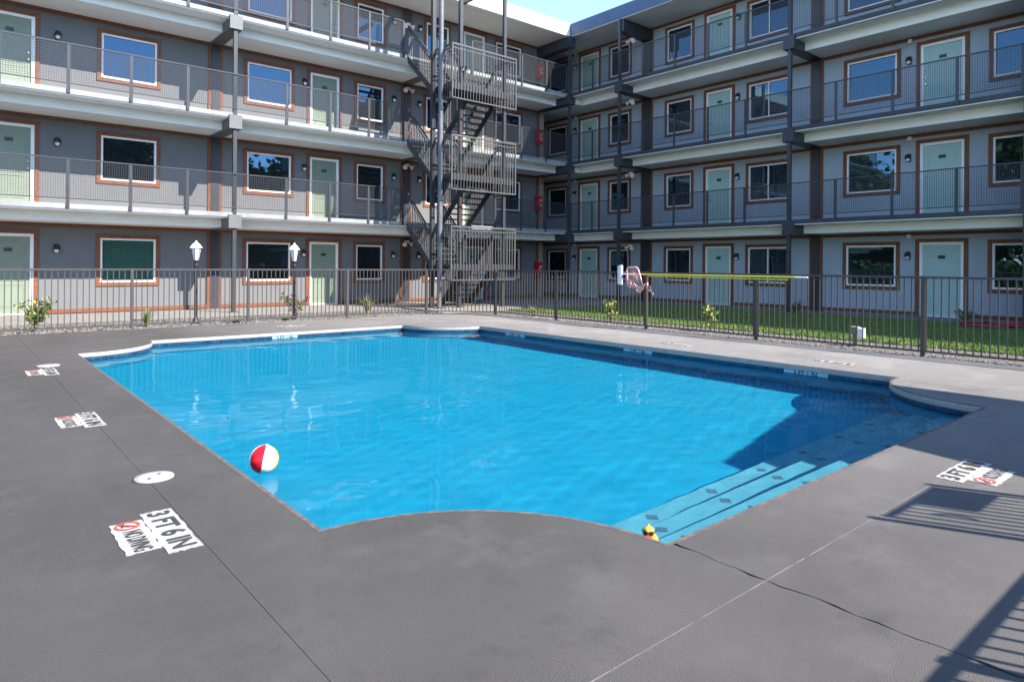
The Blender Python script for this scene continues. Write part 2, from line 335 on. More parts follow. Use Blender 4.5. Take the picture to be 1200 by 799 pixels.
def scatter_stones(rects, n):
    mb = MB()
    for _ in range(n):
        (x0, y0, x1, y1) = rnd.choice(rects); x = rnd.uniform(x0, x1); y = rnd.uniform(y0, y1); r = rnd.uniform(.012, .036); a = rnd.random() * 6.28; h = r * rnd.uniform(.5, .9); k = len(mb.v)
        mb.v += [(x + r * math.cos(a + i * 1.5708) * rnd.uniform(.7, 1.2), y + r * math.sin(a + i * 1.5708) * rnd.uniform(.7, 1.2), -.006 + rnd.uniform(0, .01)) for i in range(4)] + [(x + rnd.uniform(-.3, .3) * r, y + rnd.uniform(-.3, .3) * r, -.006 + h)]
        for i in range(4): mb.f.append((k + i, k + (i + 1) % 4, k + 4)); mb.m.append(0)
    return mb.build('gravel_stones', 'gravel_stone', None, kind='stuff')
scatter_stones([(-3, 15.3, 10.5, 16.6), (-3, 15.3, 10.5, 17.7), (-3, 15.3, 10.5, 15.6), (11.33, 1.5, 12.72, 13.9), (11.28, 1.2, 11.6, 14.0)], 9000)
def grass_blades():
    mb = MB()
    for _ in range(46000):
        x = rnd.uniform(12.72, 18.95) if rnd.random() < .75 else rnd.uniform(12.7, 13.9); y = rnd.uniform(1, 15.28); a = rnd.random() * 6.28; h = rnd.uniform(.03, .06); d = .007
        dx, dy = math.cos(a) * d, math.sin(a) * d
        mb.tri((x - dx, y - dy, .008), (x + dx, y + dy, .008), (x + rnd.uniform(-.025, .025), y + rnd.uniform(-.025, .025), .01 + h))
    o = mb.build('grass', 'turf_blade'); props(o, 'short green lawn grass between the gravel strip and the walkway', 'grass', kind='stuff')
grass_blades()

# ================================================================== POOL
pool = struct(thing('swimming_pool', (5.2, 7.4, ZW), 'blue swimming pool with scooped corners and steps', 'pool')); del pool['category']
def offs(poly, d):
    """offset towards the pool's inside (outline is counter-clockwise)"""
    n = len(poly); out = []
    for i in range(n):
        a = Vector(poly[i - 1]); b = Vector(poly[i]); c = Vector(poly[(i + 1) % n]); t1 = (b - a).normalized(); t2 = (c - b).normalized()
        n1 = Vector((-t1.y, t1.x)); n2 = Vector((-t2.y, t2.x)); nn = (n1 + n2); nn = nn.normalized() if nn.length > .1 else n1
        k = 1 / max(.5, nn.dot(n1)); out.append((b.x + nn.x * d * k, b.y + nn.y * d * k))
    return out
def ring(name, prof, m, n_out=None):
    mb = MB(); rings = [[(p[0], p[1], z) for p in offs(OUT, d)] for d, z in prof]; n = len(OUT)
    for r0, r1 in zip(rings, rings[1:]):
        for i in range(n): j = (i + 1) % n; mb.quad(r0[i], r0[j], r1[j], r1[i])
    return mb.build(name, m, pool)
caust = []
caust.append(ring('pool_wall', [(-.03, -.225), (0.0, -.225), (0.0, -1.16)], 'plaster'))
ring('coping', [(-.004, -.004), (.008, -.006), (.014, -.02), (.014, -.062), (.004, -.074), (-.02, -.074)], 'coping')
ring('worn_edge', [(-.022, .0012), (.004, .0012), (.010, -.003)], 'worn_edge')
caust.append(ring('grout_band', [(-.02, -.076), (.0, -.076), (.0, -.224)], 'grout'))
# waterline tiles
mb = MB(); tot = len(OUT); dist = 0
for i in range(tot):
    a = Vector(OUT[i]); b = Vector(OUT[(i + 1) % tot]); L = (b - a).length; t = (b - a).normalized(); nn = Vector((-t.y, t.x)); k = max(1, round(L / .152)); s = L / k
    for j in range(k):
        for zr in ((-.147, -.079), (-.221, -.151)):
            p = a + t * (j * s + .003); q = a + t * ((j + 1) * s - .003); e = .004 + rnd.random() * .001; k0 = len(mb.v)
            for pp, dd in ((p, 0.0005), (q, 0.0005), (q, e), (p, e)):
                for z in zr: mb.v.append((pp.x + nn.x * dd, pp.y + nn.y * dd, z))
            for f in ((4, 5, 7, 6), (0, 1, 7, 6), (2, 3, 5, 4), (1, 3, 5, 7), (0, 2, 4, 6)): mb.f.append(tuple(k0 + x for x in f)); mb.m.append(0)
tl = mb.build('waterline_tiles', 'tile_navy', pool, kind='stuff'); caust.append(tl)
caust.append(MB().box((1.3, 1.85, -1.3), (9.1, 13.0, -1.12)).build('pool_floor', 'plaster', pool))
for i, (yf, z) in enumerate(((2.36, -.36), (2.66, -.60), (2.97, -.85))):
    caust.append(MB().box((1.35, 1.9, z - .3), (9.02, yf, z)).build('step', 'step_plaster', pool))
for i, (x0, yc, z) in enumerate(((3.25, 2.26, -.36), (3.42, 2.58, -.60), (3.72, 2.88, -.85))):
    for k in range(6):
        x = x0 + .72 * k; d = .05
        if x > 7.9: continue
        caust.append(MB().prism([(x - d, yc), (x, yc - d), (x + d, yc), (x, yc + d)], 'z', z - .01, z + .004).build('diamond_tile', 'diamond', pool))
# water surface with small ripples
def water():
    r2 = random.Random(5); WV = []
    for _ in range(26):
        k = 2 * math.pi / r2.choice((r2.uniform(.14, .4), r2.uniform(.3, 1.4))); a = r2.gauss(1.1, .9); WV.append((k * math.cos(a), k * math.sin(a), r2.uniform(0, 6.28), (.075 / k / 26) * r2.uniform(.4, 1.2)))
    nx, ny = 280, 400; X0, X1, Y0, Y1 = PX0 + .003, PX1 - .003, PY0 + .003, PY1 - .003; v = []
    for j in range(ny + 1):
        for i in range(nx + 1):
            x = X0 + (X1 - X0) * i / nx; y = Y0 + (Y1 - Y0) * j / ny; v.append((x, y, ZW + sum(A * math.sin(kx * x + ky * y + ph) for kx, ky, ph, A in WV)))
    mb = MB(); mb.v = v; mb.f = [(j * (nx + 1) + i, j * (nx + 1) + i + 1, (j + 1) * (nx + 1) + i + 1, (j + 1) * (nx + 1) + i) for j in range(ny) for i in range(nx)]; mb.m = [0] * len(mb.f)
    o = mb.build('water', 'water', None); o.data.polygons.foreach_set('use_smooth', [True] * len(o.data.polygons)); struct(o); o.cycles.is_caustics_caster = True
water()
for o in caust: o.cycles.is_caustics_receiver = True

# depth markers set in the waterline band
def marker(c, right, n, L, txt):
    c = Vector(c); r = Vector(right); nn = Vector(n); mb = MB(); u = Vector((0, 0, 1)); k = len(mb.v); e = nn * .008
    for a, b in ((-L / 2, -.05), (L / 2, -.05), (L / 2, .05), (-L / 2, .05)): mb.v.append(tuple(c + r * a + u * b + e))
    mb.f.append((0, 1, 2, 3)); mb.m.append(0); mb.v += [tuple(c + r * a + u * b) for a, b in ((-L / 2, -.05), (L / 2, -.05), (L / 2, .05), (-L / 2, .05))]
    for i in range(4): j = (i + 1) % 4; mb.f.append((i, 4 + i, 4 + j, j)); mb.m.append(0)
    text_into(mb, txt, .085, c + nn * .010, r, u, .002, mi=1); mb.build('depth_marker', ['marker_tile', 'mark_black'], pool)
for y in (4.35, 7.25, 10.45): marker((PX1, y, -.105), (0, -1, 0), (-1, 0, 0), .61, '3 FT 6 IN')
marker((5.05, PY1, -.105), (1, 0, 0), (0, -1, 0), .5, '3 FT 6 IN')

# painted markings on the deck
def deck_sign(c, right, up, label):
    """c: middle of the border between number field and no-diving field"""
    c = Vector((c[0], c[1], 0)); r = Vector((*right, 0)); u = Vector((*up, 0))
    t = thing('deck_marking', c, label, 'marking', 'painted depth markings on the deck')
    def field(a0, a1, b0, b1, z, seed):
        q = random.Random(seed); pts = []
        cor = [(a0, b0), (a1, b0), (a1, b1), (a0, b1)]
        for i in range(4):
            p, n_ = cor[i], cor[(i + 1) % 4]; pts.append(p)
            for k in range(1, 9): f = k / 9; pts.append((p[0] + (n_[0] - p[0]) * f + q.uniform(-.006, .006), p[1] + (n_[1] - p[1]) * f + q.uniform(-.006, .006)))
        mb = MB(); P = [c + r * a + u * b for a, b in pts]; n_ = len(P)
        mb.v = [(p.x, p.y, .001) for p in P] + [(p.x, p.y, z) for p in P]; mb.f.append(tuple(range(n_, 2 * n_))); mb.m.append(0)
        for i in range(n_): j = (i + 1) % n_; mb.f.append((i, j, n_ + j, n_ + i)); mb.m.append(0)
        return mb.build('paint_field', 'mark_white', t)
    field(-.31, .31, .004, .158, .004, 1); field(-.225, .215, -.152, -.002, .0045, 2)
    mb = MB(); text_into(mb, '3 FT 6 IN', .145, tuple(c + u * .08 + Vector((0, 0, .0075))), r, u, .004, 1.0); mb.build('depth_lettering', 'mark_black', t)
    mb = MB(); text_into(mb, 'NO DIVING', .112, tuple(c + r * .062 - u * .078 + Vector((0, 0, .008))), r, u, .002, .50); mb.build('warning_lettering', 'mark_black', t)
    mb = MB(); cc = c - r * .165 - u * .078; z = .0085; n = 28
    for i in range(n):
        a0, a1 = 2 * math.pi * i / n, 2 * math.pi * (i + 1) / n
        f = lambda a, ra: tuple(cc + r * math.cos(a) * ra + u * math.sin(a) * ra + Vector((0, 0, z)))
        mb.quad(f(a0, .046), f(a0, .058), f(a1, .058), f(a1, .046))
    d1 = (r + u).normalized(); d2 = (r - u).normalized(); zz = Vector((0, 0, z + .0015))
    mb.quad(*[tuple(cc + d1 * a + d2 * b + zz) for a, b in ((-.05, -.006), (.05, -.006), (.05, .006), (-.05, .006))]); mb.build('prohibition_ring', 'mark_red', t)
    mb = MB()
    for a, b, c_, d in ((-.02, -.028, .018, .012), (-.034, -.012, .012, -.024)): mb.beam(tuple(cc + r * a + u * b + zz * .9), tuple(cc + r * c_ + u * d + zz * .9), .009, .0005)
    mb.build('diver_figure', 'mark_black', t)
deck_sign((.78, 3.69), (0, -1), (1, 0), 'white painted 3 FT 6 IN and NO DIVING field beside a two-holed round lid')
deck_sign((.85, 6.70), (0, -1), (1, 0), 'white painted 3 FT 6 IN field standing alone between the two lids')
deck_sign((.87, 9.92), (0, -1), (1, 0), 'white painted 3 FT 6 IN field beside the smaller round lid near the scooped corner')
deck_sign((5.18, 1.36), (1, 0), (0, 1), 'white painted 3 FT 6 IN field behind the gate shadow by the steps')
deck_sign((9.62, 6.95), (0, 1), (-1, 0), 'white painted marking between pool and fence, opposite the lawn spigot tuft')
deck_sign((9.66, 4.30), (0, 1), (-1, 0), 'white painted marking between pool and fence, nearest the pool steps')
deck_sign((9.69, 10.41), (0, 1), (-1, 0), 'white painted marking between pool and fence, below the hanging net')
deck_sign((5.7, 14.1), (1, 0), (0, 1), 'white painted marking beside the fence below the lamp post with roses')
def lid(x, y, r, label):
    t = thing('skimmer_lid', (x, y, 0), label, 'lid', 'round skimmer lids in the deck')
    MB().lathe((x, y, 0), [(r + .012, .001), (r + .01, .004), (r + .003, .005)], 32).build('lid_ring', 'deck_base', t)
    MB().lathe((x, y, 0), [(r, .001), (r, .008), (r * .97, .012), (r * .6, .0125), (0.0005, .0125)], 32).build('lid_cover', 'mark_white', t, smooth=True)
    for s in (-1, 1): MB().lathe((x + s * .05 * .7, y + s * .05 * .7, 0), [(.011, .012), (.011, .0138), (.0003, .0138)], 12).build('finger_hole', 'rubber_black', t)
lid(.99, 4.63, .113, 'white round skimmer lid with two finger holes beside the big depth marking')
lid(.99, 10.45, .13, 'white round skimmer lid beside the farthest depth marking near the scooped corner')

# ================================================================== APARTMENT WINGS
YL, XR, DE, DB = 20.6, 20.55, 1.75, 1.15
F = [0.0, 2.73, 5.45, 8.17]; SOF = [2.34, 5.06, 7.78, 10.45]; RT = 10.93
class Wing:
    def __init__(s, side, name, label):
        s.side = side; s.t = thing(name, (6, 20.6, 0) if side == 'L' else (20.55, 8, 0), label, 'building')
    def P(s, a, d, z): return (a, YL - d, z) if s.side == 'L' else (XR - d, a, z)
    def box(s, mb, a0, a1, d0, d1, z0, z1): mb.box(s.P(a0, d0, z0), s.P(a1, d1, z1)); return mb
    def part(s, name, a0, a1, d0, d1, z0, z1, m, parent=None, **k): return s.box(MB(), a0, a1, d0, d1, z0, z1).build(name, m, parent or s.t, **k)
LW = Wing('L', 'apartment_wing', 'four-storey grey motel wing with sunlit lower walls, green doors and steel balconies')
RW = Wing('R', 'apartment_wing', 'four-storey shaded motel wing with teal doors and shade-blue tinted walls behind the lawn')
TW = .1
def wall_with_openings(W, a0, a1, z0, z1, ops, m, deep=.12):
    As = sorted({a0, a1, *[o[0] for o in ops], *[o[1] for o in ops]}); Zs = sorted({z0, z1, *[o[2] for o in ops], *[o[3] for o in ops]})
    mb = MB()
    for i in range(len(As) - 1):
        for j in range(len(Zs) - 1):
            ca, cz = (As[i] + As[i + 1]) / 2, (Zs[j] + Zs[j + 1]) / 2
            if any(o[0] < ca < o[1] and o[2] < cz < o[3] for o in ops): continue
            mb.quad(W.P(As[i], 0, Zs[j]), W.P(As[i + 1], 0, Zs[j]), W.P(As[i + 1], 0, Zs[j + 1]), W.P(As[i], 0, Zs[j + 1]))
    for o in ops:
        c = [(o[0], o[2]), (o[1], o[2]), (o[1], o[3]), (o[0], o[3])]
        for i in range(4): p, q = c[i], c[(i + 1) % 4]; mb.quad(W.P(p[0], 0, p[1]), W.P(q[0], 0, q[1]), W.P(q[0], -deep, q[1]), W.P(p[0], -deep, p[1]))
        mb.quad(*[W.P(p[0], -deep, p[1]) for p in c])
    return mb.build('wall', m, W.t)
def frame4(W, mb, a0, a1, z0, z1, wd, d0, d1, bottom=True):
    W.box(mb, a0, a0 + wd, d0, d1, z0, z1); W.box(mb, a1 - wd, a1, d0, d1, z0, z1); W.box(mb, a0 + wd, a1 - wd, d0, d1, z1 - wd, z1)
    if bottom: W.box(mb, a0 + wd, a1 - wd, d0, d1, z0, z0 + wd)
def window(W, a0, a1, fl, mull=False, blinds=False):
    z0, z1 = F[fl] + .71, F[fl] + 2.09; mb = MB(); frame4(W, mb, a0, a1, z0, z1, TW, 0, .03)
    e = .012 ; o = mb.build('window', 'cedar', W.t)
    i0, i1, y0, y1 = a0 + TW, a1 - TW, z0 + TW, z1 - TW
    mb = MB(); frame4(W, mb, i0, i1, y0, y1, .05, -.06, .012)
    if mull: W.box(mb, (i0 + i1) / 2 - .02, (i0 + i1) / 2 + .02, -.05, .004, y0 + .05, y1 - .05)
    mb.build('window_frame', 'vinyl', o)
    mb = MB(); W.box(mb, i0 + .045, i1 - .045, -.045, -.03, y0 + .045, y1 - .045); mb.build('pane', 'clear_pane' if blinds else 'pane', o)
    if blinds:
        mb = MB(); n = 26; hh = (y1 - y0 - .1) / n
        for k in range(n):
            zz = y0 + .05 + k * hh; mb.quad(W.P(i0 + .05, -.055, zz), W.P(i1 - .05, -.055, zz), W.P(i1 - .05, -.085, zz + hh * .95), W.P(i0 + .05, -.085, zz + hh * .95))
        mb.build('blind', 'blind', o)
def door(W, a0, a1, fl, m, hinge=1):
    z0, z1 = F[fl] + (.02 if fl == 0 else .005), F[fl] + 2.15; mb = MB(); frame4(W, mb, a0, a1, z0, z1, TW, 0, .035, False); o = mb.build('door', 'cedar', W.t)
    i0, i1, y1 = a0 + TW, a1 - TW, z1 - TW; mb = MB(); frame4(W, mb, i0, i1, z0, y1, .075, -.07, .015, False); W.box(mb, i0 + .075, i1 - .075, -.07, .02, z0, z0 + .03); mb.build('door_frame', 'vinyl', o)
    j0, j1, k0, k1 = i0 + .075, i1 - .075, z0 + .03, y1 - .075
    lf = MB(); W.box(lf, j0, j1, -.07, -.025, k0, k1); lf.build('door_leaf', m, o)
    mb = MB(); cx = (j0 + j1) / 2; hw = (j1 - j0) / 2 - .12
    def strip(pts, wd=.016):
        for (p, q) in zip(pts, pts[1:]):
            a = W.P(p[0], -.022, p[1]); b = W.P(q[0], -.022, q[1]); mb.beam(a, b, wd, .012, up=W.P(0, 1, 0) if False else ((0, 1, 0) if W.side == 'L' else (1, 0, 0)))
    top = [(cx - hw + 2 * hw * t, k1 - .2 + .07 * math.sin(math.pi * t)) for t in [i / 8 for i in range(9)]]
    zm = k0 + .82
    strip([(cx - hw, zm)] + top + [(cx + hw, zm), (cx - hw, zm)]); strip([(cx - hw, k0 + .18), (cx - hw, zm - .1), (cx + hw, zm - .1), (cx + hw, k0 + .18), (cx - hw, k0 + .18)])
    mb.build('panel_moulding', m, o)
    mb = MB(); W.box(mb, cx - .085, cx + .085, -.026, -.012, F[fl] + 1.60, F[fl] + 1.69); mb.build('number_plate', 'plate_dark', o)
    kx = j1 - .06 if hinge > 0 else j0 + .06
    for zz, r in ((F[fl] + .95, .028), (F[fl] + 1.12, .022)):
        mb = MB(); p = W.P(kx, -.026, zz); q = W.P(kx, .035, zz); mb.tube([p, W.P(kx, 0, zz), W.P(kx, .005, zz), q], [r * 1.1, r * .6, r, r * .8], 10); mb.build('knob', 'chrome', o)
def wall_lamp(W, a, fl):
    z = F[fl] + 1.58; mb = MB(); o = W.part('wall_lamp', a - .05, a + .05, 0, .03, z, z + .22, 'rubber_black')
    pr = []
    c = Vector(W.P(a, .085, z)); MB().lathe(tuple(c), [(.075, .08), (.078, .13), (.06, .185), (.03, .21), (.001, .215)], 14).build('lamp_hood', 'rubber_black', o, smooth=True)
    MB().lathe(tuple(c), [(.001, .0), (.035, .01), (.055, .05), (.058, .1), (.001, .11)], 14).build('lamp_lens', 'lens', o, smooth=True)
    for s in (-1, 1): pass
def flood(W, a, d, z, name='security_light'):
    o = W.part(name, a - .07, a + .07, d - .05, d + .05, z, z + .08, 'pink_light'); c = W.P(a, d + .02, z)
    for s in (-1, 1):
        dirv = Vector(W.P(s * .8, 1, 0)) - Vector(W.P(0, 0, 0)); dirv = (dirv + Vector((0, 0, -.8))).normalized(); b = Vector(W.P(a + s * .09, d + .04, z - .01))
        MB().tube([b - dirv * .02, b + dirv * .05, b + dirv * .12], [.03, .06, .085], 12).build('lamp_head', 'pink_light', o)

Lw = [(2.97, 4.50), (6.77, 8.33), (10.40, 11.59), (13.15, 14.32), (16.40, 17.90)]; Ld = [(.35, 1.73), (8.75, 9.95), (14.82, 16.02)]
Ld[0] = (.50, 1.73)
Rw = [(20.58, 21.88), (17.07, 18.27), (14.18, 15.46), (10.51, 12.10), (7.32, 8.89), (4.24, 5.23)]; Rd = [(18.71, 19.94), (12.54, 13.76), (5.66, 6.92)]
Lpil = [(-.72, -.32), (5.75, 6.15), (12.21, 12.63)]; Rpil = [(16.02, 16.56), (9.5, 9.9)]
for W, wins, doors, a0, a1, dm in ((LW, Lw, Ld, -8, 18.84, 'door_green'), (RW, Rw, Rd, -12, 26, 'door_teal')):
    ops = []
    for fl in range(4):
        ops += [(a + TW, b - TW, F[fl] + .71 + TW, F[fl] + 2.09 - TW) for a, b in wins] + [(a + TW, b - TW, F[fl] + (.02 if fl == 0 else .005), F[fl] + 2.05) for a, b in doors]
    wall_with_openings(W, a0, a1, -.04, 10.46, ops, 'stucco' if W.side == 'L' else 'stucco_shaded')
    for fl in range(4):
        for i, (a, b) in enumerate(wins): window(W, a, b, fl, mull=(W.side == 'R' and i == 3), blinds=(W.side == 'L' and i == 0 and fl == 0))
        for a, b in doors: door(W, a, b, fl, dm, 1)
        # soffit trim board, broken at the pilasters
        pil = Lpil if W.side == 'L' else Rpil; cuts = [a0] + [x for p in sorted(pil) for x in p] + [a1]
        for c0, c1_ in zip(cuts[::2], cuts[1::2]): W.part('soffit_trim', c0, c1_, 0, .028, SOF[fl] - .09, SOF[fl] - .002, 'cedar')
    blk = sorted(list(doors) + list(pil)); xs = [a0] + [x for p in blk for x in p] + [a1]
    for c0, c1_ in zip(xs[::2], xs[1::2]):
        if c1_ - c0 > .1: W.part('base_trim', c0, c1_, 0, .025, .03, .13, 'cedar')
    for (p0, p1) in pil:
        W.part('pilaster', p0 + .09, p1 - .08, 0, .06, .0, 10.45, 'dark_paint')
        for q0, q1 in ((p0, p0 + .088), (p1 - .078, p1)): W.part('pilaster_trim', q0, q1, 0, .036, .0, 10.45, 'cedar')
    # solid body behind the wall
for a in (2.1, 8.65, 11.9, 12.95):
    for fl in range(4): wall_lamp(LW, a, fl)
for a in (20.13, 12.40, 7.10):
    for fl in range(4): wall_lamp(RW, a, fl)
for fl in range(4):
    RW.part('door_sensor', 7.02, 7.12, .03, .09, F[fl] + 2.17, F[fl] + 2.27, 'vinyl'); RW.part('door_sensor', 20.05, 20.15, .03, .09, F[fl] + 2.17, F[fl] + 2.27, 'vinyl')
# slabs, white beams, soffits
for fl in (1, 2, 3):
    f = F[fl]; sf = SOF[fl - 1]
    LW.part('balcony_slab', -8, 18.84, -.02, DE, f - .12, f, 'slab_sunlit'); RW.part('balcony_slab', -12, 25.9, -.02, XR - 18.85, f - .122, f - .001, 'slab_shaded')
    LW.part('overhang_lining', -8, 18.66, DB + .002, DE - .03, f - .15, f - .1205, 'white_paint'); RW.part('overhang_lining', 4.13, 18.66, XR - 19.448, XR - 18.88, f - .152, f - .1225, 'white_paint')
    LW.part('white_beam', -8, 18.70, .001, DB, sf, f - .124, 'white_paint')
    RW.part('white_beam', 4.12, 18.70, .001, XR - 19.45, sf, f - .126, 'white_paint'); RW.part('white_beam', -12, 3.78, .001, XR - 19.45, sf, f - .126, 'white_paint')
    RW.part('corner_soffit', 18.72, 25.8, .001, XR - 19.12, sf + .002, f - .126, 'soffit')
LW.part('roof', -8, 18.84, -9, DE + .03, 10.455, RT, 'roof_white'); LW.part('roof_soffit', -8, 18.83, .0, DE - .02, 10.43, 10.453, 'soffit')
RW.part('roof', -12, 30, -9, XR - 18.845, 10.457, RT + .004, 'roof_blue'); RW.part('roof_soffit', -12, 26, .0, XR - 18.87, 10.432, 10.455, 'soffit')
LW.part('roof_edging', -8, 18.83, DE + .03, DE + .045, RT - .05, RT + .02, 'roof_white')
# end of the left wing with its brick corner, and the back of the passage
LW.part('brick_corner', 18.845, 19.10, -5.2, .01, 0, 10.43, 'brick'); LW.part('corner_trim', 18.70, 18.84, 0, .03, 0, 10.43, 'cedar')
RW.part('passage_wall', 26, 26.2, 0.0, 1.6, 0, 10.43, 'stucco')
# end fin of the right wing
RW.part('end_fin', 3.80, 4.11, .0, XR - 18.78, .0, 10.43, 'dark_paint')
# brackets, caps and posts
def bracket(W, a, fl, dmax, hw=.17):
    f = F[fl] if fl < 4 else 10.40
    return W.part('bracket_beam', a - hw, a + hw, .0, dmax, f - .43, f - (.06 if fl < 4 else 0), 'dark_paint' if W.side == 'R' else 'bracket_sunlit')
Lposts = [-.52, 5.97]; Rposts = [16.26, 9.73]
for a in Lposts:
    for fl in (1, 2, 3, 4): bracket(LW, a, fl, DE + .06 if fl < 4 else DE - .05)
    LW.part('post', a - .05, a + .05, DE - .09, DE + .01, 0, 10.43, 'steel_paint'); LW.part('post_base', a - .12, a + .12, DE - .15, DE + .08, .0, .02, 'steel_paint')
for fl in (1, 2, 3): bracket(LW, 12.42, fl, DE + .02)
for a in Rposts:
    for fl in (1, 2, 3, 4): bracket(RW, a, fl, XR - 18.79 if fl < 4 else XR - 18.9)
    RW.part('post', a - .05, a + .05, XR - 18.94, XR - 18.84, 0, 10.43, 'steel_paint'); RW.part('post_base', a - .12, a + .12, XR - 19.0, XR - 18.77, .0, .02, 'steel_paint')
for fl in (1, 2, 3, 4):
    f = F[fl] if fl < 4 else 10.42
    MB().box((18.70, 18.70, f - .43), (19.02, 20.59, f - (.065 if fl < 4 else .01))).build('bracket_beam', 'dark_paint', RW.t)
MB().box((18.80, 18.76, 0), (18.90, 18.86, 10.42)).build('post', 'steel_paint', RW.t)
for fl in range(1, 4):
    flood(LW, 12.42, .10, F[fl] - .62) ; flood(RW, 16.29, .95, F[fl] - .66)
flood(LW, 12.42, .10, 9.82); flood(RW, 16.29, .95, 9.82)
# railings with wire mesh
def railing(W, posts, fl, d, skip_posts=()):
    f = F[fl]; a0, a1 = min(posts), max(posts); mb = MB(); W.box(mb, a0, a1, d - .022, d + .022, f + 1.045, f + 1.075); o = mb.build('balcony_railing', 'steel_paint', W.t)
    W.part('bottom_rail', a0, a1, d - .012, d + .012, f + .11, f + .135, 'steel_paint', o)
    for a in posts:
        if a not in skip_posts: W.part('rail_post', a - .035, a + .035, d - .014, d + .014, f - .10, f + 1.044, 'steel_paint', o)
    mb = MB(); t = .0034; n = int((a1 - a0) / .05)
    for i in range(1, n): a = a0 + i * .05; W.box(mb, a - t, a + t, d - t, d + t, f + .135, f + 1.045)
    for k in range(1, 19): z = f + .135 + k * .048; W.box(mb, a0, a1, d - t - .003, d + t - .003, z - t, z + t)
    mb.build('wire_mesh', 'steel_paint', o, kind='stuff')
for fl in (1, 2, 3):
    railing(LW, [-7.5, -6.2, -4.9, -3.6, -2.3, -1.0, .83, 2.14, 3.45, 4.76, 5.97, 7.40, 8.73, 10.02, 11.25], fl, DE + .016, (5.97,))
    railing(LW, [14.02, 15.1, 16.35, 17.6, 18.78], fl, DE + .016)
    railing(RW, [18.70, 17.56, 16.26, 15.13, 13.79, 12.47, 11.13, 9.73, 8.37, 6.91, 5.45, 4.13], fl, XR - 18.834, (16.26, 9.73))
# red extinguisher cabinets hung at the brick corner
for fl, nm in ((0, 'at ground level'), (1, 'on the second level'), (2, 'on the third level'), (3, 'on the top level')):
    z = F[fl] + .90; t = thing('extinguisher_cabinet', (18.62, 20.3, z), 'red fire extinguisher cabinet on the brick corner ' + nm, 'fire extinguisher', 'red cabinets at the brick corner')
    MB().box((18.56, 20.28, z), (18.80, 20.56, z + .58)).build('cabinet', 'red_cab', t, bevel=.04)
    MB().box((18.62, 20.273, z + .16), (18.74, 20.276, z + .42)).build('cabinet_window', 'lens', t); MB().lathe((18.68, 20.262, z + .2), [(.001, 0), (.035, .01), (.035, .15), (.012, .19), (.012, .21)], 10).build('extinguisher', 'red_cab', t)

# ================================================================== EXIT STAIR
ST = thing('exit_staircase', (12.65, 17.5, 0), 'steel switchback stair tower with barred landings in front of the building corner', 'staircase')
XA0, XA1, XB0, XB1, YF, YM, YB = 11.40, 12.58, 12.72, 13.88, 16.30, 17.40, 18.84
bars = [0]
def bar(p, h, t=.022, m='stair_paint'):
    bars[0] += 1; key = ('bar', round(h, 2), m); return shared_box('baluster', key, (t, t, h), m, p, ST)
def flight(x0, x1, ya, za, yb, zb, n=8):
    """from (ya,za) high to (yb,zb) low"""
    st = MB()
    sl = (zb - za) / (yb - ya)
    pf = [(ya, za - .02), (yb, zb + .06), (yb, zb - .18), (ya, za - .26)]
    fl_ = st.prism(pf, 'x', x0, x0 + .04).build('stringer', 'stair_shaded', ST); MB().prism(pf, 'x', x1 - .04, x1).build('stringer', 'stair_shaded', ST)
    for i in range(1, n):
        y = ya + (yb - ya) * i / n; z = za + (zb - za) * i / n; hd = abs(yb - ya) / n * .62
        MB().box((x0 + .04, y - hd, z - .035), (x1 - .04, y + hd, z)).build('tread', 'stair_shaded', fl_)
    for x in (x0 + .02, x1 - .02):
        g = MB(); g.beam((x, ya, za + .96), (x, yb, zb + .96), .045, .045); g.beam((x, ya, za + .84), (x, yb, zb + .84), .02, .03); g.build('handrail', 'stair_shaded', fl_)
        m = 15
        for i in range(m):
            t = (i + .5) / m; y = ya + (yb - ya) * t; z = za + (zb - za) * t; bar((x, y, z - .22), 1.08)
for k in range(3):
    hi, lo = F[k + 1], F[k]; zl = (hi + lo) / 2
    flight(XA0, XA1, YB, hi, YM, zl); flight(XB0, XB1, YM, zl, YB, lo)
    ld = MB().box((XA0, YF + .03, zl - .05), (XB1, YM, zl)).box((XA0, YF + .03, zl - .2), (XB1, YF + .08, zl - .05)).box((XA0, YM - .06, zl - .2), (XB1, YM, zl - .05)).build('landing', 'stair_shaded', ST)
    g = MB()
    for z, hgt, tk in ((zl + 1.10, .045, .045), (zl + .99, .025, .025), (zl - .50, .035, .03)):
        g.box((XA0 - .02, YF - tk / 2, z), (XB1 + .02, YF + tk / 2, z + hgt)); g.box((XA0 - tk / 2, YF, z), (XA0 + tk / 2, YM, z + hgt)); g.box((XB1 - tk / 2, YF, z), (XB1 + tk / 2, YM, z + hgt))
    g.box((XA0 - .02, YF - .02, zl - .5), (XA0 + .02, YF + .02, zl + 1.1)); g.box((XB1 - .02, YF - .02, zl - .5), (XB1 + .02, YF + .02, zl + 1.1)); g.build('landing_rail', 'stair_paint', ld)
    n = 22
    for i in range(1, n): bar((XA0 + (XB1 - XA0) * i / n, YF, zl - .48), 1.57, .016)
    for i in range(1, 9):
        bar((XA0, YF + (YM - YF) * i / 9, zl - .48), 1.57); bar((XB1, YF + (YM - YF) * i / 9, zl - .48), 1.57)
MB().tube([(11.28, 16.72, 0), (11.28, 16.72, 5.6), (11.28, 16.72, 5.62), (11.28, 16.72, 10.9)], .075, 20).build('column', 'galvanised', ST, smooth=False)
for x, y, wd in ((11.33, 17.22, .12), (12.10, 16.86, .11), (13.50, 16.42, .10)): MB().box((x - wd / 2, y - wd / 2, 0), (x + wd / 2, y + wd / 2, 10.45)).build('column', 'steel_paint', ST)
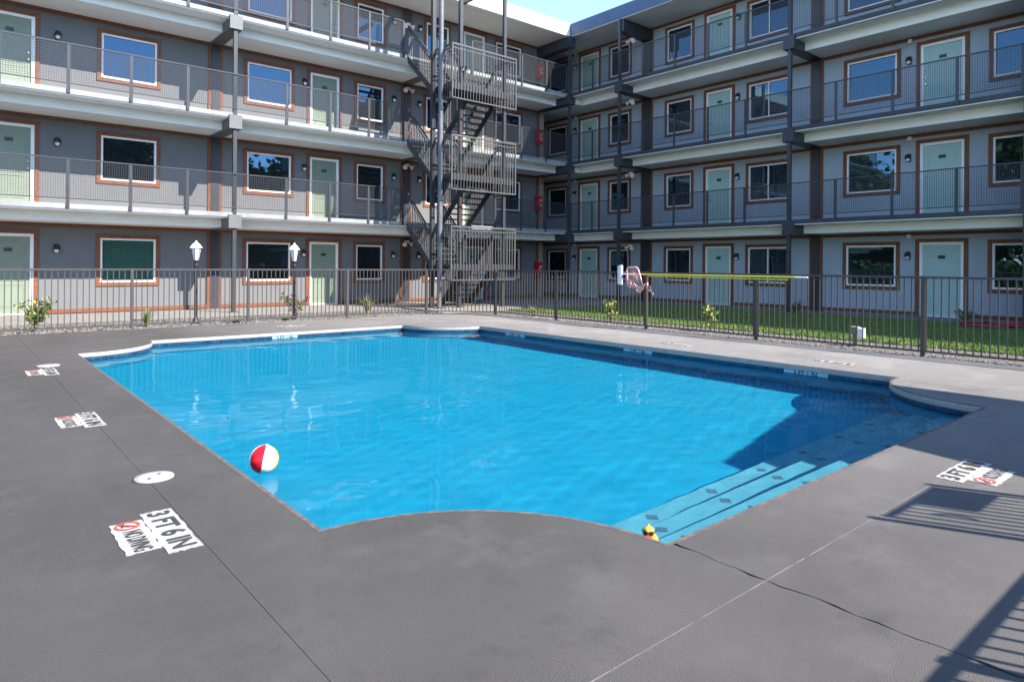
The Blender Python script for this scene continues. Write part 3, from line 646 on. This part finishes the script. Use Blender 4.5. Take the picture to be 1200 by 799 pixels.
MB().box((12.04, 16.8, 10.3), (12.16, 18.7, 10.44)).box((13.45, 16.40, 10.3), (13.55, 18.7, 10.442)).box((11.2, 16.80, 10.15), (13.55, 16.90, 10.295)).box((11.27, 17.2, 10.3), (11.39, 18.7, 10.438)).build('roof_tie', 'steel_paint', ST)
MB().box((11.17, 16.6, .03), (11.40, 16.84, .05)).box((12.0, 16.74, .03), (12.22, 16.98, .05)).box((13.4, 16.3, .03), (13.6, 16.54, .05)).build('base_plate', 'steel_paint', ST)

# ================================================================== FENCES
def fence(p0, p1, label, posts, h=1.22, first=.0, t=.016, rail=.035, cat='fence', ends=True):
    p0 = Vector((*p0, 0)); p1 = Vector((*p1, 0)); d = (p1 - p0); L = d.length; d.normalize(); ax = 'x' if abs(d.x) > abs(d.y) else 'y'; diag = min(abs(d.x), abs(d.y)) > .1
    th = thing('pool_fence', (p0 + p1) / 2, label, cat)
    up = (0, 0, 1)
    MB().beam(tuple(p0 + Vector((0, 0, h - rail / 2))), tuple(p1 + Vector((0, 0, h - rail / 2))), rail, rail).build('top_rail', 'fence_paint', th)
    MB().beam(tuple(p0 + Vector((0, 0, .075))), tuple(p1 + Vector((0, 0, .075))), .028, .028).build('bottom_rail', 'fence_paint', th)
    for s in posts:
        q = p0 + d * s; shared_box('post', ('fpost', h), (.055, .055, h + .015), 'fence_paint', (q.x, q.y, -.01), th)
    n = int(round(L / .1024)); st = L / n
    for i in range(n):
        s = (i + .5) * st
        if any(abs(s - q) < .035 for q in posts): continue
        q = p0 + d * s; shared_box('picket', ('picket', h, t), (t, t, h - .09), 'fence_paint', (q.x, q.y, .06), th)
fence((-4.4, 15.4), (9.97, 15.4), 'dark iron picket fence before the sunlit ground-floor wall and lamp posts', [.02, 2.4, 4.85, 7.26, 9.59, 12.02, 14.37])
fence((10.0, 15.36), (11.36, 14.1), 'short slanting run of iron picket fence in front of the stair tower', [1.84])
fence((11.4, 14.05), (11.4, -.45), 'iron picket fence between the pool deck and the lawn, holding the pool tools', [2.25, 5.02, 7.56, 10.32, 13.0])
fence((-4, -.48), (4.66, -.48), 'iron picket fence along the deck behind the pool steps, throwing a long bar shadow', [.02, 2.4, 4.8, 7.2, 8.63], rail=.032)
fence((5.66, -.48), (11.35, -.48), 'iron picket fence beyond the tall gate beside the patio umbrella', [.03, 1.9, 3.8, 5.6])
gt = thing('pool_gate', (5.16, -.48, 0), 'tall barred gate with solid latch plate whose shadow falls beside the steps', 'gate')
HG = 1.89
for x in (4.72, 5.575): MB().box((x - .018, -.50, 0), (x + .018, -.46, HG + .03)).build('gate_post', 'fence_paint', gt)
MB().box((4.79, -.492, HG - .035), (5.515, -.468, HG - .01)).box((4.79, -.492, .1), (5.515, -.468, .13)).box((4.775, -.492, .08), (4.795, -.468, HG)).box((5.51, -.492, .08), (5.53, -.468, HG)).build('gate_frame', 'fence_paint', gt)
for i in range(1, 10): shared_box('picket', ('gp',), (.016, .016, HG - .16), 'fence_paint', (4.795 + i * .0715, -.48, .13), gt)
MB().box((5.10, -.470, 1.57), (5.51, -.466, 1.835)).build('latch_plate', 'fence_paint', gt)
MB().tube([(4.92 + .05 * math.cos(a), -.46, HG - .27 + .09 * math.sin(a)) for a in [-1.5 + i * .3 for i in range(11)]], .012, 6).build('latch_hook', 'fence_paint', gt)

# ================================================================== OUTDOOR OBJECTS
def lamp_post(x, y, label):
    t = thing('lamp_post', (x, y, 0), label, 'lamp post', 'lantern posts behind the fence')
    MB().lathe((x, y, 0), [(.07, 0), (.07, .05), (.05, .09), (.036, .14), (.033, 1.25), (.045, 1.27), (.045, 1.30), (.028, 1.33), (.028, 1.38), (.001, 1.385)], 14).build('pole', 'rubber_black', t, smooth=False)
    MB().lathe((x, y, 0), [(.034, 1.37), (.05, 1.385), (.06, 1.40), (.001, 1.405)], 12).build('lantern_base', 'rubber_black', t)
    MB().lathe((x, y, 0), [(.055, 1.405), (.105, 1.68), (.001, 1.681)], 6).build('lantern_glass', 'lens', t)
    for i in range(6):
        a = i * math.pi / 3; MB().beam((x + .058 * math.cos(a), y + .058 * math.sin(a), 1.40), (x + .109 * math.cos(a), y + .109 * math.sin(a), 1.685), .009, .009, up=(math.cos(a + 1.57), math.sin(a + 1.57), 0)).build('glazing_bar', 'rubber_black', t)
    MB().lathe((x, y, 0), [(.135, 1.68), (.12, 1.705), (.075, 1.77), (.03, 1.80), (.02, 1.83), (.001, 1.85)], 6).build('lantern_cap', 'white_paint', t)
lamp_post(4.22, 15.93, 'black lantern post with white cap behind the fence, in front of the pilaster bay')
lamp_post(6.40, 15.75, 'black lantern post with white cap beside the rose bush behind the fence')

def leafy(name, x, y, h, r, n, leaf, mats, label, cat='shrub', stems=7, petals=0, sz=.05, z0=0):
    t = thing(name, (x, y, z0), label, cat); q = random.Random(int(x * 100 + y * 10)); mb = MB(); lf = MB(); pt = MB()
    for i in range(stems):
        a = q.random() * 6.28; rr = r * q.uniform(.2, .9); p = [(x, y, z0), (x + rr * .4 * math.cos(a), y + rr * .4 * math.sin(a), z0 + h * .5), (x + rr * math.cos(a), y + rr * math.sin(a), z0 + h * q.uniform(.75, 1.0))]
        mb.tube(p, [.009, .006, .003], 5)
        for k in range(n // stems):
            f = q.uniform(.25, 1.02); b = Vector(p[1]).lerp(Vector(p[2]), max(0, f * 2 - 1)) if f > .5 else Vector(p[0]).lerp(Vector(p[1]), f * 2)
            b += Vector((q.gauss(0, .045), q.gauss(0, .045), q.gauss(0, .03))); d = Vector((q.gauss(0, 1), q.gauss(0, 1), q.gauss(.2, .7))).normalized(); s = sz * q.uniform(.6, 1.3)
            sd_ = d.cross(Vector((q.gauss(0, 1), q.gauss(0, 1), q.gauss(0, 1)))).normalized() * s * .38
            tip = b + d * s * 1.6; md = b + d * s * .8 + Vector((0, 0, .1 * s)); lf.quad(tuple(b), tuple(md + sd_), tuple(tip), tuple(md - sd_), q.choice(range(len(leaf))))
        if petals and i < petals:
            c = Vector(p[2]) + Vector((0, 0, .02))
            for k in range(9):
                d = Vector((q.gauss(0, 1), q.gauss(0, 1), q.gauss(.4, .7))).normalized() * .045; e = d.cross(Vector((q.random(), q.random(), q.random()))).normalized() * .026; pt.quad(tuple(c), tuple(c + d * .6 + e), tuple(c + d), tuple(c + d * .6 - e))
    mb.build('stem', 'bark', t); lf.build('foliage', leaf, t, kind='stuff')
    if petals: pt.build('blossom', 'petal', t, kind='stuff')
    return t
leafy('shrub', 1.30, 15.95, .62, .32, 330, ['leaf_green', 'leaf_green', 'leaf_yellow'], None, 'leafy green shrub with yellowish lower leaves behind the fence by a green door', sz=.06, stems=9)
leafy('rose_bush', 6.62, 16.15, .62, .50, 260, ['leaf_dark', 'leaf_green'], None, 'rose bush with pink blossoms around a lantern post', 'rose bush', 9, 7, .045)
leafy('shrub', 12.30, 10.85, .52, .18, 150, ['leaf_yellow', 'leaf_yellow', 'leaf_green'], None, 'young yellow-green plant in the gravel at the lawn edge, beside the hanging net', sz=.06)
leafy('shrub', 12.14, 7.93, .52, .18, 150, ['leaf_yellow', 'leaf_yellow', 'leaf_green'], None, 'young yellow-green plant in the gravel below the yellow pole', sz=.06)
leafy('shrub', 11.65, 12.90, .26, .16, 110, ['leaf_straw', 'leaf_green'], None, 'small pale plant at the fence foot beside the stair pad', sz=.05)
for x, y, l in ((18.75, 9.45, 'low dark shrub at the foot of the steel post before the pilaster'), (19.2, 5.35, 'low dark shrub beside the teal door behind the red hose'), (19.0, 19.9, 'low dark shrub in the shaded corner by the brick end'), (18.9, 15.6, 'low dark shrub on the lawn edge below the small window')):
    leafy('shrub', x, y, .32, .28, 160, ['leaf_dark', 'leaf_green'], None, l, sz=.05)
def tuft(x, y, h, n, mats, label, spread=.35):
    t = thing('ornamental_grass', (x, y, 0), label, 'grass'); q = random.Random(int(x * 77)); mb = MB()
    for i in range(n):
        a = q.random() * 6.28; o = q.uniform(0, .06); l = q.uniform(.6, 1) * h; sp = q.uniform(.1, 1) * spread; b = Vector((x + o * math.cos(a), y + o * math.sin(a), 0)); w_ = .011
        sdv = Vector((-math.sin(a), math.cos(a), 0)); pr = None
        for k in range(5):
            f = k / 4; p = b + Vector((math.cos(a) * sp * f * f, math.sin(a) * sp * f * f, l * (f - .25 * f * f * sp / max(spread, .01)))); ww = sdv * w_ * (1 - f * .9)
            if pr: mb.quad(tuple(pr[0] - pr[1]), tuple(pr[0] + pr[1]), tuple(p + ww), tuple(p - ww), i % len(mats))
            pr = (p, ww)
    mb.build('blade', mats, t, kind='stuff')
tuft(3.22, 15.8, .48, 60, ['leaf_green', 'leaf_straw'], 'upright green grass tuft behind the fence under the blinds window', .22)
tuft(8.62, 16.2, .62, 70, ['leaf_straw', 'leaf_straw', 'leaf_green'], 'pale straw-coloured arching grass tuft near the door behind the fence', .5)
tuft(5.0, 15.6, .10, 70, ['leaf_green'], 'flat green weed patch at the fence foot between the lantern posts', .4)
tuft(6.1, 15.55, .12, 70, ['leaf_green'], 'flat green weed patch under the rose bush', .4)
# electrical pedestal
ep = thing('power_pedestal', (11.96, 4.95, 0), 'small grey outlet post in the gravel before the lawn', 'outlet post')
MB().box((11.93, 4.94, -.02), (11.99, 4.99, .22)).build('pedestal_post', 'concrete', ep); MB().box((11.88, 4.90, .20), (12.04, 5.04, .33)).build('outlet_box', 'concrete', ep, bevel=.01); MB().box((11.87, 4.80, .14), (11.99, 4.885, .31)).build('outlet_cover', 'vinyl', ep)
# garden hose
hs = []
for i in range(150):
    a = i * .13 * 1.0; rr = .62 + .08 * math.sin(i * .37) + .05 * math.sin(i * .11); hs.append((18.1 + rr * 1.05 * math.cos(a), 4.55 + rr * .9 * math.sin(a), .055 + .035 * (i / 150) + .012 * math.sin(i * .9)))
hs += [(18.1 + .65 + .15 * k, 4.55 - .2 * k, .05) for k in range(1, 8)]
props(MB().tube(hs, .019, 7).build('garden_hose', 'hose', None, smooth=True), 'dark red garden hose coiled on the shaded lawn before the teal door', 'hose')

# pool tools on the fence
br = thing('pool_brush', (11.33, 7.6, 1.15), 'white pool brush on a long yellow pole hung along the fence top', 'pool brush')
MB().tube([(11.345, 9.30, 1.165), (11.345, 5.72, 1.168)], .017, 10).build('pole', 'pole_yellow', br); MB().tube([(11.345, 9.66, 1.165), (11.345, 9.30, 1.165)], .014, 8).build('pole_end', 'vinyl', br); MB().tube([(11.345, 5.72, 1.168), (11.345, 5.50, 1.168)], .013, 8).build('pole_end', 'vinyl', br)
MB().box((11.315, 9.66, .93), (11.375, 9.72, 1.36)).build('brush_head', 'vinyl', br, bevel=.012)
nb = MB()
for i in range(12): nb.box((11.32, 9.722, .945 + i * .034), (11.37, 9.77, .97 + i * .034))
nb.build('bristles', 'vinyl', br, kind='stuff')
ne = thing('pool_net', (11.30, 9.0, 1.1), 'pink framed leaf net with yellow pole hanging on the fence', 'pool net')
def nq(a, b):      # a across, b up on the slanting trapezoid of the net
    y0 = 9.50 + (9.43 - 9.50) * (1 - b); y1 = 9.20 + (9.00 - 9.20) * (1 - b); return (11.31 - .05 * (1 - b), y0 + (y1 - y0) * a, .885 + (1.31 - .885) * b + .012 * a)
lp = []
for (a0, b0), (a1, b1) in zip(((.0, .12), (.0, .88), (.12, 1), (.88, 1), (1, .88), (1, .12), (.88, 0), (.12, 0)), ((.0, .88), (.12, 1), (.88, 1), (1, .88), (1, .12), (.88, 0), (.12, 0), (0, .12))):
    for k in range(3): lp.append(nq(a0 + (a1 - a0) * k / 3, b0 + (b1 - b0) * k / 3))
lp.append(lp[0]); MB().tube(lp, .015, 8, cap=False).build('net_frame', 'net_pink', ne, smooth=True)
nm = MB()
for i in range(1, 14): nm.tube([tuple(Vector(nq(i / 14, k / 8)) + Vector((-.07 * math.sin(math.pi * k / 8) * math.sin(math.pi * i / 14), 0, 0))) for k in range(9)], .0016, 4)
for k in range(1, 18): nm.tube([tuple(Vector(nq(i / 8, k / 18)) + Vector((-.07 * math.sin(math.pi * k / 18) * math.sin(math.pi * i / 8), 0, 0))) for i in range(9)], .0016, 4)
nm.build('net_mesh', 'net_pink', ne, kind='stuff')
q = random.Random(8); ms = MB()
for i in range(9):
    c = Vector((11.24, 9.36 - .075 * i, .93 + .06 * math.sin(i * 1.3) - .01 * i)); pts = [tuple(c + Vector((.03 * math.sin(k * 1.1 + i), .055 * math.cos(k * .8 + i), .06 * math.sin(k * .8 + i * 2)))) for k in range(8)]; ms.tube(pts, [.006 + .012 * math.sin(math.pi * k / 7) for k in range(8)], 6)
ms.build('net_bag', 'net_pink', ne, smooth=True)
MB().tube([(11.345, 8.95, 1.135), (11.345, 5.85, 1.12)], .013, 8).build('pole', 'pole_yellow', ne)

# beach ball
bc = Vector((1.70, 4.70, ZW + .088)); br_ = .099
bb = thing('beach_ball', (bc.x, bc.y, ZW), 'red white and yellow beach ball floating by the pool edge', 'beach ball')
axis = Vector((.25, .10, 1)).normalized(); ex_ = (Vector((1, 0, 0)) - axis * axis.x).normalized(); qm = Matrix((ex_, axis.cross(ex_), axis)).transposed()
for g, mname in enumerate(('ball_white', 'ball_yellow', 'ball_white', 'ball_blue', 'ball_white', 'ball_red')):
    mb = MB(); nU, nV = 8, 16; off = R(246)
    for i in range(nV + 1):
        th = math.pi * i / nV
        for j in range(nU + 1):
            ph = off + g * math.pi / 3 + math.pi / 3 * j / nU; mb.v.append(tuple(bc + qm @ Vector((math.sin(th) * math.cos(ph), math.sin(th) * math.sin(ph), math.cos(th))) * br_))
    for i in range(nV):
        for j in range(nU): k = i * (nU + 1) + j; mb.f.append((k, k + 1, k + nU + 2, k + nU + 1)); mb.m.append(0)
    mb.build('ball_panel', mname, bb, smooth=True)
MB().lathe(tuple(bc + axis * br_ * .985), [(.012, -.002), (.012, .003), (.0005, .004)], 12).build('valve', 'ball_white', bb)
# rubber duck with sunglasses
def ellips(mb, c, rx, ry, rz, n=20, m=14, M3=None):
    k = len(mb.v); c = Vector(c)
    for i in range(m + 1):
        th = math.pi * i / m
        for j in range(n): ph = 2 * math.pi * j / n; p = Vector((rx * math.sin(th) * math.cos(ph), ry * math.sin(th) * math.sin(ph), rz * math.cos(th))); mb.v.append(tuple(c + (M3 @ p if M3 else p)))
    for i in range(m):
        for j in range(n): j2 = (j + 1) % n; mb.f.append((k + i * n + j, k + i * n + j2, k + (i + 1) * n + j2, k + (i + 1) * n + j)); mb.m.append(0)
DX, DY, DS = 2.785, 2.178, .78; D3 = Matrix.Rotation(R(215), 3, 'Z')           # duck faces the camera side
def dk(p): return tuple(Vector((DX, DY, ZW + .006)) + D3 @ (Vector(p) * DS))
du = thing('rubber_duck', (DX, DY, ZW), 'yellow rubber duck with black sunglasses floating at the steps', 'rubber duck')
mb = MB(); ellips(mb, dk((-.035, 0, .03)), .088 * DS, .062 * DS, .05 * DS, M3=D3); ellips(mb, dk((-.115, 0, .06)), .032 * DS, .025 * DS, .022 * DS, M3=D3 @ Matrix.Rotation(R(35), 3, 'Y')); ellips(mb, dk((.035, 0, .075)), .034 * DS, .034 * DS, .04 * DS, M3=D3); mb.build('duck_body', 'duck_yellow', du, smooth=True)
mb = MB(); ellips(mb, dk((.045, 0, .118)), .042 * DS, .040 * DS, .040 * DS, M3=D3); ellips(mb, dk((.035, 0, .155)), .012 * DS, .010 * DS, .012 * DS, M3=D3 @ Matrix.Rotation(R(-30), 3, 'Y')); mb.build('duck_head', 'duck_yellow', du, smooth=True)
mb = MB(); ellips(mb, dk((.092, 0, .103)), .024 * DS, .024 * DS, .009 * DS, M3=D3); ellips(mb, dk((.088, 0, .093)), .018 * DS, .019 * DS, .007 * DS, M3=D3); mb.build('beak', 'duck_red', du, smooth=True)
mb = MB()
for s in (-1, 1): ellips(mb, dk((.080, s * .019, .125)), .008 * DS, .018 * DS, .015 * DS, M3=D3 @ Matrix.Rotation(R(s * 24), 3, 'Z'))
for s in (-1, 1): mb.tube([dk((.078, s * .03, .13)), dk((.06, s * .041, .13)), dk((.03, s * .042, .128))], .003, 6)
mb.tube([dk((.087, -.008, .128)), dk((.087, .008, .128))], .003, 6); mb.build('sunglasses', 'rubber_black', du, smooth=True)

# unseen canopy, its outline worked back from the shadow on the steps
sh = ((5.68, 2.55, 2.5), (8.30, 3.10, 2.5), (8.50, -1.5, 2.8), (4.80, -1.2, 2.8)); cp = [(x + .4706 * h, y - 1.0299 * h, h) for x, y, h in sh]
um = thing('unseen_canopy', (7.9, -2, 0), 'unseen canopy on posts beside the gate, shaped to cast the shade on the steps', 'canopy')
mb = MB(); mb.v = cp + [(p[0], p[1], p[2] + .05) for p in cp]; mb.f = [(3, 2, 1, 0), (4, 5, 6, 7)] + [(i, (i + 1) % 4, 4 + (i + 1) % 4, 4 + i) for i in range(4)]; mb.m = [0] * 6; mb.build('roof', 'sunshade', um)
cc = sum((Vector(p) for p in cp), Vector()) / 4
for p in cp:
    q = Vector(p).lerp(cc, .42); MB().box((q.x - .04, q.y - .04, 0), (q.x + .04, q.y + .04, q.z)).build('post', 'vinyl', um)
for i in range(4): MB().beam(tuple(Vector(cp[i]).lerp(cc, .02) - Vector((0, 0, .03))), tuple(Vector(cp[(i + 1) % 4]).lerp(cc, .02) - Vector((0, 0, .03))), .05, .05).build('edge_beam', 'vinyl', um)

# trees across the courtyard, mirrored in the windows
def tree(x, y, h, r, seed, label):
    q = random.Random(seed); t = thing('shade_tree', (x, y, -.05), label, 'tree', 'trees around the courtyard'); mb = MB(); top = h * .55
    mb.tube([(x, y, -.1), (x + .1, y, top * .5), (x + .05, y + .1, top), (x, y, h * .85)], [.22, .17, .12, .03], 10)
    tips = []
    for i in range(9):
        a = q.random() * 6.28; z0 = q.uniform(.3, .7) * h; l = r * q.uniform(.5, .9); p = [(x, y, z0), (x + l * .5 * math.cos(a), y + l * .5 * math.sin(a), z0 + h * .1), (x + l * math.cos(a), y + l * math.sin(a), z0 + h * q.uniform(.12, .25))]
        mb.tube(p, [.07, .045, .015], 6); tips += p[1:]
    mb.build('trunk', 'bark', t, smooth=False); lf = MB()
    cl = [Vector(p) for p in tips] + [Vector((x + q.gauss(0, r * .4), y + q.gauss(0, r * .4), h * q.uniform(.10, .95))) for _ in range(26)]
    for i in range(7500):
        c = q.choice(cl) + Vector((q.gauss(0, r * .2), q.gauss(0, r * .2), q.gauss(0, r * .17))); s = q.uniform(.2, .42); d = Vector((q.gauss(0, 1), q.gauss(0, 1), q.gauss(0, 1))).normalized() * s; e = d.cross(Vector((q.gauss(0, 1), q.gauss(0, 1), q.gauss(0, 1)))).normalized() * s * .6
        lf.quad(tuple(c - d), tuple(c + e), tuple(c + d), tuple(c - e), i % 2)
    lf.build('crown', ['leaf_dark', 'leaf_green'], t, kind='stuff')
def hedge(x0, y0, x1, y1, h, label):  # unseen hedges, added so the ground-floor windows mirror something dark
    t = thing('hedge', ((x0 + x1) / 2, (y0 + y1) / 2, -.05), label, 'hedge', 'unseen hedges added to darken window reflections'); q = random.Random(int(x0 * 3 + y0)); lf = MB()
    MB().box((min(x0, x1) - .3, min(y0, y1) - .3, -.1), (max(x0, x1) + .3, max(y0, y1) + .3, h * .9)).build('hedge_core', 'leaf_dark', t)
    for i in range(9000):
        f = q.random(); c = Vector((x0 + (x1 - x0) * f + q.gauss(0, .35), y0 + (y1 - y0) * f + q.gauss(0, .35), h * q.uniform(.02, 1.0) + .25 * math.sin(f * 40) * q.random())); s_ = q.uniform(.1, .22); d = Vector((q.gauss(0, 1), q.gauss(0, 1), q.gauss(0, 1))).normalized() * s_; e = d.cross(Vector((q.gauss(0, 1), q.gauss(0, 1), q.gauss(0, 1)))).normalized() * s_ * .55
        lf.quad(tuple(c - d), tuple(c + e), tuple(c + d), tuple(c - e), i % 2)
    lf.build('foliage', ['leaf_dark', 'leaf_green'], t, kind='stuff')
hedge(-2, -15, 46, -15, 3.2, 'long unseen hedge added to darken the reflections in the sunlit wing')
hedge(-11.5, 4, -11.5, 30, 1.7, 'low unseen hedge added to darken the reflections in the wing behind the lawn')
TREES = [(-15 + .9 * math.sin(i * 2.3), 8.5 + 4.3 * i, 10.5 + 1.2 * math.sin(i * 1.7), 3.4) for i in range(5)] + [(4 + 5.0 * i, -20.5 + math.sin(i * 2.1), 11.8 + 1.0 * math.sin(i * 1.3), 3.8) for i in range(8)]
for i, (x, y, h, r) in enumerate(TREES):
    tree(x, y, h, r, 50 + i, 'tall leafy tree mirrored in the windows of the sunlit wing' if i > 4 else 'tall leafy tree mirrored in the windows behind the lawn')
